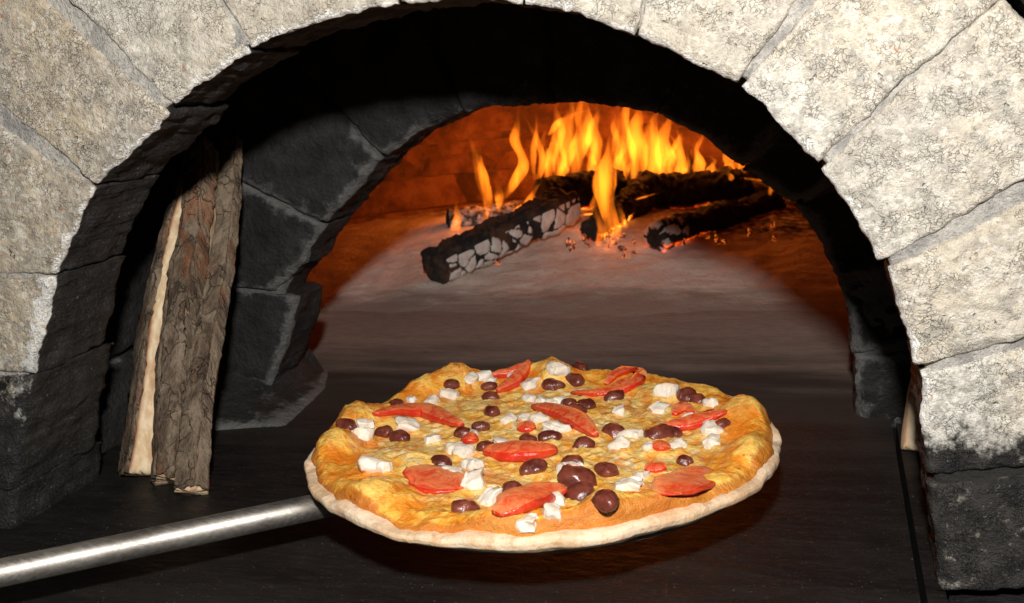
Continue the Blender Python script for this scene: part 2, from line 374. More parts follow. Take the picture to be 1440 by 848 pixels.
# ------------------------------------------------------------------ rough stone builder (Coons patch face + sides)
def stone(name, parent, mat, inner, outer, d0, d1, conv, nu=40, nv=40, nd=10, rnd=.006, amp=.0016, wob=.0014, seed=0.0, side0=None, side1=None, attr_fn=None, big=.002, smooth=True):
    ci, co = polyl(inner, nu), polyl(outer, nu)
    s0 = polyl(side0 if side0 is not None else [ci[0], co[0]], nv); s1 = polyl(side1 if side1 is not None else [ci[-1], co[-1]], nv)
    u = np.linspace(0, 1, nu)[:, None, None]; v = np.linspace(0, 1, nv)[None, :, None]
    P = (1-v)*ci[:, None]+v*co[:, None]+(1-u)*s0[None]+u*s1[None]-((1-u)*(1-v)*ci[0]+(1-u)*v*co[0]+u*(1-v)*ci[-1]+u*v*co[-1])
    P = P.reshape(-1, 2)
    # ragged outline
    q = np.c_[P, np.full(len(P), seed*3.7)]
    W = np.stack([fbm(q, 60, 4, .6, 3.1), fbm(q, 60, 4, .6, 51.7)], 1)+.9*np.stack([fbm(q, 17, 2, .5, 9.1), fbm(q, 17, 2, .5, 77.7)], 1)
    P = P+W*wob
    G = P.reshape(nu, nv, 2)
    lu = np.linalg.norm(np.diff(G, axis=0), axis=2).sum(0).mean(); lv = np.linalg.norm(np.diff(G, axis=1), axis=2).sum(1).mean()
    uu, vv = np.meshgrid(np.linspace(0, 1, nu), np.linspace(0, 1, nv), indexing='ij')
    dist = np.minimum(np.minimum(uu, 1-uu)*lu, np.minimum(vv, 1-vv)*lv).ravel()
    rl = rnd*np.clip(.75+1.3*fbm(q, 45, 4, .6, 21.3), .25, 2.2)
    t = np.clip(1-dist/rl, 0, 1)
    dep = d0+rl*(1-np.sqrt(np.clip(1-t*t, 0, 1)))*.9+amp*fbm(q, 55, 5, .6, 5.5)+big*fbm(q, 13, 2, .5, 33.3)
    loop = [i*nv for i in range(nu)]+[(nu-1)*nv+j for j in range(1, nv)]+[i*nv+nv-1 for i in range(nu-2, -1, -1)]+[j for j in range(nv-2, 0, -1)]
    L = P[loop]; n = len(loop)
    T = np.roll(L, -2, 0)-np.roll(L, 2, 0); N = np.stack([T[:, 1], -T[:, 0]], 1); N /= np.linalg.norm(N, axis=1)[:, None]+1e-9
    c = P.mean(0)
    if ((L-c)*N).sum() < 0: N = -N
    V2 = [P]; D = [dep]; dl = dep[loop]; F = gridfaces(nu, nv)
    prev = loop; off = nu*nv; front = [np.ones(nu*nv)]; dist_all = [dist]
    for k in range(1, nd+1):
        f = (k/nd)
        dk = dl+(d1-dl)*f
        q2 = np.c_[L, dk]
        bulge = amp*1.6*fbm(q2, 45, 5, .6, 71+seed)*min(1, k/2)+big*.8*fbm(q2, 15, 2, .5, 12+seed)*min(1, k/3)
        end = rnd*.8*max(0, (f-.86)/.14)**2
        V2.append(L+N*(bulge-end)[:, None]); D.append(dk); front.append(np.zeros(n)); dist_all.append(np.zeros(n))
        cur = list(range(off, off+n)); off += n
        for a in range(n):
            b = (a+1) % n; F.append((prev[b], prev[a], cur[a], cur[b]))
        prev = cur
    oi = [prev[nu+nv-2+k] for k in range(nu)][::-1]      # outer edge of the last ring, u = 0 .. 1
    for a in range(nu-1): F.append((prev[a+1], prev[a], oi[a], oi[a+1]))
    V2 = np.concatenate(V2); D = np.concatenate(D); front = np.concatenate(front); da = np.concatenate(dist_all)
    X = conv(V2, D)
    # outward orientation
    e1, e2 = X[F[0][1]]-X[F[0][0]], X[F[0][3]]-X[F[0][0]]
    want = conv(c[None], np.array([d0-1.0]))[0]-conv(c[None], np.array([d0]))[0]
    if np.dot(np.cross(e1, e2), want) < 0: F = [tuple(reversed(f)) for f in F]
    vn = np.r_[vv.ravel(), np.zeros(len(X)-nu*nv)]
    for k in range(nd):
        vn[nu*nv+k*n:nu*nv+(k+1)*n] = vv.ravel()[loop]
    at = attr_fn(V2, D, front, da, vn*lv) if attr_fn else {}
    return mesh(name, X, F, mat, parent, at, smooth)
def conv_face(V, D): return np.stack([V[:, 0], D, V[:, 1]], 1)

# ------------------------------------------------------------------ front arch
J = [((13, 900), (-200, 900)), ((20, 688), (-200, 705)), ((42, 527), (-200, 522)), ((75, 388), (-200, 398)), ((132, 262), (0, 152)),
     ((236, 155), (75, 0)), ((349, 71), (306, -5)), ((560, 3), (545, -60)), ((735, 4), (748, -60)), ((890, 49), (902, 0)),
     ((1040, 119), (1135, 5)), ((1151, 232), (1410, 3)), ((1239, 370), (1440, 257)), ((1291, 521), (1440, 478)), ((1304, 675), (1440, 667)), ((1322, 836), (1440, 829))]
#  gaps at each joint: (lower stone at intrados, lower at back, upper at intrados, upper at back) in metres
GAP = {4: (.002, .017, .001, .002), 5: (.003, .006, .004, .010), 6: (.001, .004, .001, .004), 10: (.003, .006, .002, .006), 11: (.001, .003, .002, .009),
       12: (.001, .003, .004, .014), 13: (.001, .001, .002, .010), 14: (.002, .002, .002, .002)}
LEN = [.16]*16; LEN[11] = .137; LEN[12] = .150
JP = []
for (a, b), ln in zip(J, LEN):
    A, B = np.array(xz(*a)), np.array(xz(*b)); d = (B-A)/np.linalg.norm(B-A); JP.append((A, d, A+d*ln))
mid_inner = {5: [(290, 112)], 6: [(400, 47), (470, 22)], 7: [(640, -6)], 8: [(810, 20)], 9: [(960, 84)], 10: [(1100, 178)], 11: [(1200, 300)]}
arch = empty('front_arch', (-.28, .04, 0), 'pale rough granite arch of wedge stones framing the oven mouth, sooty underneath', 'stone arch')
depths = [.112, .100, .088, .082, .085, .074, .082, .085, .085, .085, .085, .085, .085, .085, .085]
facesoot = {0: .95, 1: .55, 2: .10, 14: .72}
for k in range(15):
    A0, d0, O0 = JP[k]; A1, d1, O1 = JP[k+1]
    g0 = GAP.get(k, (.0012,)*4); g1 = GAP.get(k+1, (.0012,)*4)
    n0 = np.array([-d0[1], d0[0]]); n0 *= np.sign(np.dot(n0, A1-A0)); n1 = np.array([-d1[1], d1[0]]); n1 *= np.sign(np.dot(n1, A0-A1))
    I0, B0 = A0+n0*g0[2], O0+n0*g0[3]; I1, B1 = A1+n1*g1[0], O1+n1*g1[1]
    inner = [I0]+[np.array(xz(*p)) for p in mid_inner.get(k, [])]+[I1]
    mo = (B0+B1)/2; cen = np.array([-.27, .10])
    outer = [B0, mo+(mo-cen)/np.linalg.norm(mo-cen)*(.006 if k != 11 else -.004), B1]
    if k == 11: B0 = np.array(xz(1413, -6)); outer = [B0, np.array(xz(1446, 26)), B1+np.array([.004, 0])]
    if k == 10: outer = [B0, outer[1], np.array(xz(1409, -8))]
    def at(V, D, fr, da, dn, k=k):
        y = D; z = V[:, 1]; near = np.exp(-dn/.012)
        so = (1-fr)*sstep(.0015, .009, y)*(1.15 if k < 7 else 1.0)*sstep(.016, .006, dn)
        base = facesoot.get(k, 0.0)
        if k == 13: base = .74*sstep(.138, .072, z)+.02
        if k == 2: base = .50*sstep(.18, .115, z)
        if k == 1: base = .62+.2*sstep(.11, .05, z)
        so = np.maximum(so, fr*base)
        li = np.exp(-dn/.006)*(fr*(.60 if k < 5 else .72)+(1-fr)*.60*sstep(.014, .003, y))
        if k in (0, 1, 2, 13, 14): li = li*.85+.10*near
        if k in (1, 2): li = np.maximum(li, .62*np.exp(-((dn-.005)/.010)**2)*fr+.60*(1-fr)*sstep(.030, .004, y)*np.exp(-dn/.002))
        if k in (14,): li = np.exp(-((dn-.012)/.012)**2)*fr*.42
        return {'soot': so, 'lime': li}
    mt = M['stone_left'] if k < 5 else (M['stone_top'] if k < 10 else M['stone_right'])
    stone('stone', arch, mt, inner, outer, 0.0, depths[k], conv_face, 64, 64, 16, rnd=.0038 if k < 12 else .007, seed=k*1.31, attr_fn=at,
          wob=.0024, amp=.0024)
ring_i = [p for a, d, o in JP for p in [a+d*.004]]; ring_o = [a+d*(np.linalg.norm(o-a)-(.034 if i in (11, 12) else .012 if i == 10 else .004)) for i, (a, d, o) in enumerate(JP)]
def at_m(V, D, fr, da, dn):
    so = (1-fr)*1.0+fr*np.maximum(.9*sstep(.125, .065, V[:, 1]), .5*np.exp(-dn/.006))
    return {'soot': so}
stone('mortar', arch, M['mortar'], ring_i, ring_o, .0030, .070, conv_face, 300, 40, 6, rnd=.003, amp=.0016, wob=.0004, seed=3.3, attr_fn=at_m)

# wall the ring is built into (coloured dark above the ring so it looks unlit), as one slab with an arched hole
def surround():
    n = 60; ro = polyl([a+d*(np.linalg.norm(o-a)-.003) for a, d, o in JP], n)
    c = np.array([-.27, .05]); V = []; F = []
    for y in (.030, .30):
        for p in ro:
            V.append((p[0], y, p[1]))
        for p in ro:
            d = (p-c)/np.linalg.norm(p-c); q = p+d*.45; V.append((q[0], y, max(q[1], -.02)))
    for i in range(n-1):
        F.append((i, n+i, n+i+1, i+1)); F.append((2*n+i+1, 3*n+i+1, 3*n+i, 2*n+i))
        F.append((i, i+1, 2*n+i+1, 2*n+i)); F.append((n+i, 3*n+i, 3*n+i+1, n+i+1))
    o = mesh('oven_wall', V, F, M['soot_dark'], None, {'ash': np.zeros(len(V))}); tag(o, 'sooty wall around the arch ring, coloured dark to look unlit', 'wall', kind='structure')
surround()

# ------------------------------------------------------------------ floor
def conv_floor(V, D): return np.stack([V[:, 0], V[:, 1], -D], 1)
FL = empty('oven_floor', (-.28, .3, 0), 'dark slate oven floor of large slabs dusted with ash', 'floor', kind='structure')
XR = onZ(1300, 848, 0)[0]; XS = onZ(868, 478, 0)[0]; YS = .45
def slab(x0, x1, y0, y1, n=30, sd=0.0):
    stone('slab', FL, M['floor'], [(x0, y0), (x1, y0)], [(x0, y1), (x1, y1)], 0, .05, conv_floor, n, n, 3, rnd=.0001, amp=.0001, wob=.0, big=.0001, seed=sd, smooth=False)
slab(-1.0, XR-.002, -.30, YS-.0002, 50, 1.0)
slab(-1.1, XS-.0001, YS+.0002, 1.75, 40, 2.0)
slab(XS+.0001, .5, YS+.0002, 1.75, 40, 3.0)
slab(XR+.002, XR+.013, -.30, .30, 20, 4.0)
stone('slab', FL, M['soot_dark'], [(XR+.016, -.30), (.6, -.30)], [(XR+.016, YS-.002), (.6, YS-.002)], .006, .05, conv_floor, 20, 20, 3, rnd=.002, seed=5.0,
      attr_fn=lambda V, D, fr, da, dn: {'ash': np.zeros(len(V))})

# ------------------------------------------------------------------ inner arch
YI, YB = .31, .385
def ie(px, py):                        # edge of the inner opening: back edge shows on the left, front edge elsewhere
    f = min(1, max(0, (px-560)/140)); return np.array(xz(px, py, YB+(YI-YB)*f))
K = [((418, 560), None), ((428, 515), 'h'), ((452, 392), 'h'), ((500, 300), None), ((577, 213), None), ((660, 154), None), ((775, 142), None), ((925, 159), None),
     ((1042, 237), None), ((1117, 288), None), ((1176, 390), 'h'), ((1202, 500), 'h'), ((1206, 585), 'h')]
KI = {0: [(424, 535)], 1: [(446, 470), (464, 396)], 2: [(470, 352)], 3: [(535, 262)], 4: [(615, 180)], 6: [(850, 144)], 7: [(985, 192)], 9: [(1150, 335)], 10: [(1192, 447)]}
KP = []
for p, h in K:
    A = ie(*p); c = np.array([-.24, .06]); d = (A-c)/np.linalg.norm(A-c)
    if h == 'h': d = np.array([np.sign(A[0]-c[0]), .10 if A[1] > .05 else 0.0]); d /= np.linalg.norm(d)
    KP.append((A, d, A+d*.24))
KP[0] = (np.array([KP[0][0][0], -.01]), np.array([-1.0, 0]), np.array([KP[0][0][0]-.24, -.01])); KP[-1] = (np.array([KP[-1][0][0], -.01]), np.array([1.0, 0]), np.array([KP[-1][0][0]+.24, -.01]))
inarch = empty('inner_arch', (-.26, .35, 0), 'soot-black stone arch behind the mouth, opening onto the fire', 'stone arch')
def at_i(V, D, fr, da, dn): return {'ash': fr*.95*np.exp(-da/.009)*sstep(.32, .24, V[:, 1])+.20*fr}
for k in range(len(KP)-1):
    A0, d0, O0 = KP[k]; A1, d1, O1 = KP[k+1]; n0 = (A1-A0)/np.linalg.norm(A1-A0)*.0012
    if k == 2: A0 = A0+np.array([-.018, .002])
    inner = [A0+n0]+[ie(*p) for p in KI.get(k, [])]+[A1-n0]
    stone('stone', inarch, M['soot'], inner, [O0+n0, (O0+O1)/2*1.02-.02*np.array([-.24, .06]), O1-n0], YI+rng.uniform(-.006, .004), YB+rng.uniform(-.004, .004), conv_face, 44, 44, 10,
          rnd=.010, amp=.003, wob=.003, big=.004, seed=40+k*2.1, attr_fn=at_i)
stone('mortar', inarch, M['soot'], [a+d*.008 for a, d, o in KP], [o for a, d, o in KP], YI+.005, YB-.012, conv_face, 120, 20, 4, rnd=.004, seed=9.0,
      attr_fn=lambda V, D, fr, da, dn: {'ash': fr*.95*sstep(.32, .24, V[:, 1])})

# ------------------------------------------------------------------ side walls and crown of the passage between the arches
XL = -.640
def conv_left(V, D): return np.stack([XL-D, V[:, 0], V[:, 1]], 1)
def conv_right(V, D): return np.stack([.125+D, V[:, 0], V[:, 1]], 1)
lw = empty('side_wall_left', (XL, .2, 0), 'sooty block wall behind the firewood', 'wall', kind='structure')
rw = empty('side_wall_right', (.13, .2, 0), 'sooty block wall on the shaded side of the passage', 'wall', kind='structure')
for i, (z0, z1) in enumerate(((-.01, .075), (.078, .165), (.168, .26), (.263, .36))):
    for P, cv, sd in ((lw, conv_left, 60), (rw, conv_right, 70)):
        stone('stone', P, M['soot'], [(.06, z0), (.33, z0)], [(.06, z1), (.33, z1)], 0, .08, cv, 36, 20, 4, rnd=.010, amp=.003, big=.006, wob=.003, seed=sd+i*1.7,
              attr_fn=lambda V, D, fr, da, dn: {'ash': fr*.7*np.exp(-da/.006)})
V = []; F = []
n = 30
ca = polyl([(-.80, .20), (-.62, .33), (-.42, .43), (-.22, .46), (-.02, .43), (.10, .35), (.20, .20)], n)
for y in (.04, .40):
    for off in (0, .04):
        for p in ca: V.append((p[0], y, p[1]+off))
for i in range(n-1):
    F += [(i, i+1, 2*n+i+1, 2*n+i), (n+i, 3*n+i, 3*n+i+1, n+i+1), (i, n+i, n+i+1, i+1), (2*n+i, 2*n+i+1, 3*n+i+1, 3*n+i)]
tag(mesh('passage_vault', V, F, M['soot_dark'], None, {'ash': np.zeros(len(V))}), 'black sooty vault between the two arches', 'vault', kind='structure')

# mortar fillet on the floor at the foot of the inner arch
def fillet():
    pts = [onZ(*p, 0)[:2] for p in ((300, 606), (350, 602), (402, 600), (432, 572), (458, 545), (462, 522))]
    back = [(-.62, .24), (-.60, .30), (-.57, .315), (-.555, .33), (-.55, .36), (-.545, .40)]
    a, b = polyl(pts, 40), polyl(back, 40); nv = 16; V = []
    for i in range(40):
        for j in range(nv):
            v = j/(nv-1); p = a[i]*(1-v)+b[i]*v; V.append((p[0], p[1], .0025+.030*v**1.6))
    V = np.array(V); V[:, 2] += .0025*fbm(V, 40, 4); V[:, 0] += .002*fbm(V, 60, 3, .5, 9)
    V[::nv, 2] = -.001
    s = np.exp(-((np.tile(np.linspace(0, 1, nv), 40))/.22)**2)
    o = mesh('mortar_fillet', V, gridfaces(40, nv), M['soot'], inarch, {'ash': .35+.75*s})
fillet()

# ------------------------------------------------------------------ fire chamber of bricks
CX, CY, RX, RY = -.33, .80, .66, .66
ch = empty('chamber_wall', (CX, CY+RY, 0), 'domed wall of fire bricks glowing orange behind the fire', 'wall', kind='structure')
bm_n = (6, 3, 4)
def brick_mesh(L, Hh, Dp, sd):
    V = []; F = []
    xs, zs, ys = np.linspace(-L/2, L/2, 5), np.linspace(0, Hh, 3), (0, Dp)
    for y in ys:
        for x in xs:
            for z in zs: V.append((x, y, z))
    F = [tuple(reversed(f)) for f in gridfaces(5, 3)]+gridfaces(5, 3, 15)
    for i in range(4): F += [(i*3, 15+i*3, 15+i*3+3, i*3+3)[::-1], (i*3+2, i*3+5, 15+i*3+5, 15+i*3+2)[::-1]]
    for j in range(2): F += [(j, j+1, 15+j+1, 15+j)[::-1], (12+j, 15+12+j, 15+13+j, 13+j)[::-1]]
    V = np.array(V); e = (np.abs(V[:, 0]) > L/2-1e-6) | (V[:, 2] < 1e-6) | (V[:, 2] > Hh-1e-6)
    V[:, 1] += np.where((V[:, 1] < 1e-6) & e, .004, 0); V += .003*np.stack([fbm(V, 25, 2, .5, sd+i*7) for i in range(3)], 1)
    me = bpy.data.meshes.new('brick'); me.from_pydata(V.tolist(), [], F); me.materials.append(M['brick']); return me
bms = [brick_mesh(.196, .058, .07, s) for s in range(4)]
for row in range(9):
    z = row*.0605; k = math.sqrt(max(.05, 1-(max(0, z-.10)/.62)**2)); nb = 15
    for i in range(nb):
        a = math.pi*((i+.5*(row % 2))/nb)*1.1-.15
        o = link('brick', bms[(i*3+row) % 4], ch, (CX+RX*k*math.cos(a), CY+RY*k*math.sin(a), z)); o.rotation_euler = (-.10*row*.5, 0, a-math.pi/2)
        o.location.y += rng.uniform(-.003, .003)
# brickwork behind the joints and the crown of the dome, one shell
V = []; F = []; nt, ns = 48, 14
for i in range(ns):
    z = i/(ns-1)*.56; k = math.sqrt(max(.0, 1-(max(0, z-.10)/.465)**2)) if z > .1 else 1
    for j in range(nt):
        a = 2*math.pi*j/nt; yy = CY+(RY*k+.012)*math.sin(a); V.append((CX+(RX*k+.012)*math.cos(a), max(yy, YB+.004), z))
for i in range(ns-1):
    for j in range(nt):
        a, b = i*nt+j, i*nt+(j+1) % nt
        if not (V[a][1] < YB+.01 and V[b][1] < YB+.01 and z < 0): F.append((a, a+nt, b+nt, b))
F = [f for f in F if not all(V[i][1] < YB+.01 for i in f)]
mesh('dome_shell', V, F, M['brick'], ch)

# ------------------------------------------------------------------ ash bed
def ashz(x, y):
    x, y = np.asarray(x, float), np.asarray(y, float)
    q = np.stack([x, y, np.zeros_like(x)], -1).reshape(-1, 3)
    base = .045*sstep(.62, 1.25, y)+.014*np.exp(-(((x+.42)/.30)**2+((y-1.15)/.16)**2))
    edge = sstep(.64, .86, y+.10*fbm(q, 5, 5, .6).reshape(x.shape))
    return base+edge*(.003+.005*fbm(q, 18, 4).reshape(x.shape)+.003*fbm(q, 60, 3, .5, 4).reshape(x.shape))-.003*(1-edge)
nx, ny = 130, 130
gx, gy = np.meshgrid(np.linspace(-.98, .36, nx), np.linspace(.52, 1.50, ny), indexing='ij')
gz = ashz(gx, gy)
V = np.stack([gx, gy, gz], -1).reshape(-1, 3)
char_shade = np.clip(sstep(-.38, -.15, V[:, 0])*sstep(.98, 1.08, V[:, 1])+sstep(1.2, 1.3, V[:, 1])*.6, 0, 1)  # right and rear of the bed: charred, and darkened for the flash shadow there
tag(mesh('ash_bed', V, gridfaces(nx, ny), M['ash'], None, {'char': char_shade, 'thin': 1-sstep(.66, .92, V[:, 1]+.06*fbm(V, 5, 4, .6, 2))}), 'pale pinkish ash heaped under the burning logs', 'ash', kind='stuff')

def on_ash(px, py):
    t = np.linspace(.8, 3, 700); p = CAM+ray(px, py)*t[:, None]
    hit = np.nonzero(p[:, 2] <= ashz(p[:, 0], p[:, 1]))[0]; return p[hit[0]] if len(hit) else p[380]

# ------------------------------------------------------------------ burning logs
def voronoi_edge(P, pts):
    d = np.sort(np.linalg.norm(P[:, None]-pts[None], axis=2), axis=1); return d[:, 1]-d[:, 0]
def fire_log(label, a, b, ra, rb, mat, prof=None, ashf=None, glowf=None, seed=0, nl=70, nc=40, crack=1.0):
    a, b = np.array(a, float), np.array(b, float); ax = b-a; Ln = np.linalg.norm(ax); ax /= Ln
    up = np.array([0, 0, 1.0]); sd = np.cross(ax, up); sd /= np.linalg.norm(sd); up = np.cross(sd, ax)
    V = []; T = []; A = []
    for i in range(nl):
        t = i/(nl-1); r = ra+(rb-ra)*t
        for j in range(nc):
            th = 2*math.pi*j/nc; k = prof(th) if prof else 1.0
            V.append(a+ax*Ln*t+(sd*math.cos(th)+up*math.sin(th))*r*k); T.append(t); A.append(th)
    V = np.array(V); T = np.array(T); A = np.array(A)
    C = np.repeat(np.array([a+ax*Ln*(i/(nl-1)) for i in range(nl)]), nc, 0); N = (V-C); N /= np.linalg.norm(N, axis=1)[:, None]
    rs = np.random.RandomState(seed+11); npts = int(Ln/.02)*9
    tt, ph = rs.rand(npts), rs.rand(npts)*2*math.pi
    pts = np.array([a+ax*Ln*t_+(sd*math.cos(p)+up*math.sin(p))*(ra+(rb-ra)*t_) for t_, p in zip(tt, ph)])
    ed = voronoi_edge(V, pts); crk = (1-sstep(.0016, .0042, ed))*crack
    V = V+N*(.005*fbm(V, 45, 4, .6, seed)+.010*fbm(V, 11, 3, .5, seed+3)-.004*crk)[:, None]
    ash = (ashf(T, A, V) if ashf else np.zeros(len(V)))*(1-crk)
    glow = glowf(T, A, V) if glowf else np.zeros(len(V))
    F = [(i*nc+j, i*nc+(j+1) % nc, (i+1)*nc+(j+1) % nc, (i+1)*nc+j) for i in range(nl-1) for j in range(nc)]
    for e, ring in ((0, range(nc)), (1, range((nl-1)*nc, nl*nc))):
        ring = list(ring); c = len(V); cc = V[ring].mean(0)
        V = np.vstack([V, cc[None]+(V[ring]-cc)*.5-ax*(.004 if e == 0 else -.004)*1, cc[None]]); ash = np.r_[ash, ash[ring]*.4, 0]; glow = np.r_[glow, glow[ring]*0, 0]
        for j in range(nc):
            k = (j+1) % nc
            f1 = (ring[j], c+j, c+k, ring[k]); f2 = (c+j, c+nc, c+k)
            F += [f1, f2] if e == 0 else [f1[::-1], f2[::-1]]
    o = mesh('burning_log', V, F, mat, None, {'ash': ash, 'glow': glow})
    return tag(o, label, 'log', 'logs burning in the fire')
def split_prof(flat):                  # flat split top
    def f(th):
        s = math.sin(th); return min(1.0, .66/max(s, .01)) if s > 0 and flat else 1.0
    return f
P0 = on_ash(612, 398); P1 = on_ash(775, 335)
fire_log('half-burnt split log with white ash crackled by black lines', P0+np.array([0, .0, .026]), P1+np.array([.02, .03, .050]), .033, .032, M['char_brown'], split_prof(True),
         lambda T, A, V: np.where((np.sin(A) < .35), 1.2, 0.0)*sstep(.0, .06, T), None, seed=1, nl=110, nc=72)
Q = on_ash(835, 340)
fire_log('short charred log pointing its round black end out of the fire', Q+np.array([0, 0, .016]), Q+np.array([.05, .22, .05]), .023, .028, M['char'], seed=2,
         glowf=lambda T, A, V: np.where(np.sin(A) < -.3, .8, 0)*(T < .5))
def at_depth(px, py, Y): return onY(px, py, Y)
fire_log('thick black charred block above the crackled log, its lower edge glowing', at_depth(762, 272, 1.12), at_depth(868, 268, 1.22), .034, .036, M['char'], seed=3,
         glowf=lambda T, A, V: np.exp(-((np.mod(A, 6.283)-4.9)/.30)**2)*1.0)
P = on_ash(922, 352)
fire_log('charred log with a grey ashy end lying toward the dome wall', P+np.array([0, 0, .018]), at_depth(1085, 288, 1.26), .025, .030, M['char'], seed=4,
         ashf=lambda T, A, V: sstep(.26, .05, T)*.9, glowf=lambda T, A, V: np.where(np.sin(A) < -.45, .45, 0)*(T < .75))
fire_log('long black log lying on top at the dome end of the fire', at_depth(900, 268, 1.22), at_depth(1088, 262, 1.30), .034, .030, M['char'], seed=5,
         glowf=lambda T, A, V: np.exp(-((np.mod(A, 6.283)-4.5)/.35)**2)*.5)
fire_log('charred log at the back under the tallest flames', at_depth(835, 250, 1.36), at_depth(975, 248, 1.38), .032, .030, M['char'], seed=6)
Q = on_ash(632, 318)
fire_log('pale ash-covered log lying behind the crackled log', Q+np.array([0, 0, .008]), Q+np.array([.20, .10, .012]), .022, .020, M['char'], seed=7, crack=0.0, ashf=lambda T, A, V: np.ones(len(T))*.48)

# ------------------------------------------------------------------ embers
def lump_mesh(name, r, seed, mat, sub=2, amp=.35):
    bpy_ico = ico(sub); V = np.array(bpy_ico[0])*r; V = V*(1+amp*fbm(V/r, 1.3, 3, .5, seed*5.1))[:, None]
    me = bpy.data.meshes.new(name); me.from_pydata(V.tolist(), [], bpy_ico[1]); me.materials.append(mat)
    me.polygons.foreach_set('use_smooth', [True]*len(me.polygons)); return me
def ico(sub):
    import bmesh
    b = bmesh.new(); bmesh.ops.create_icosphere(b, subdivisions=sub, radius=1)
    v = [tuple(x.co) for x in b.verts]; b.verts.index_update(); f = [tuple(x.index for x in p.verts) for p in b.faces]; b.free(); return v, f
em = [lump_mesh('ember', .010, s, M['ember'], 3, 1.0) for s in range(4)]
for i in range(40):
    x, y = rng.choice([(rng.uniform(860, 905), rng.uniform(330, 366)), (rng.uniform(960, 1090), rng.uniform(312, 345)), (rng.uniform(800, 860), rng.uniform(335, 356)), (rng.uniform(640, 770), rng.uniform(345, 392))])
    if x < 780 and rng.random() < .75: continue
    p = on_ash(x, y); o = link('ember', em[i % 4], None, (p[0], p[1], p[2]+.004)); s = rng.uniform(.45, 1.15); s *= .55; o.scale = (s*rng.uniform(.8, 1.8), s, s*.5); o.rotation_euler = (rng.random()*6, rng.random()*6, rng.random()*6)
    tag(o, 'glowing red ember lying in the ash among the burning logs', 'ember', 'embers under the burning logs')

# ------------------------------------------------------------------ flames (closed bodies of glowing gas)
fire = empty('fire', on_ash(830, 340), 'bright orange and yellow flames leaping from the logs', 'fire')
def flame(spine, widths, Y, thick=.8, seed=0):
    n, nc = 30, 14
    sp = polyl([np.array(onY(p[0], p[1], Y+p[2] if len(p) > 2 else Y)) for p in spine], n); wd = np.interp(np.linspace(0, 1, n), np.linspace(0, 1, len(widths)), widths)
    sc = (np.dot(sp[0]-CAM, _f))/FPX
    # smooth the spine
    for _ in range(4): sp[1:-1] = (sp[:-2]+2*sp[1:-1]+sp[2:])/4
    V = []
    for i in range(n):
        for j in range(nc):
            th = 2*math.pi*j/nc; r = wd[i]*sc*.5*(1+.08*math.sin(i*.6+seed))
            V.append(sp[i]+np.array([math.cos(th)*r, math.sin(th)*r*thick, 0]))
    V = np.array(V); V[:, 0] += .004*fbm(V, 26, 3, .5, seed)
    F = [(i*nc+j, i*nc+(j+1) % nc, (i+1)*nc+(j+1) % nc, (i+1)*nc+j) for i in range(n-1) for j in range(nc)]
    F += [tuple(reversed(range(nc))), tuple(range((n-1)*nc, n*nc))]
    return mesh('flame', V, F, M['flame'], fire)
YF = on_ash(835, 346)[1]-.02
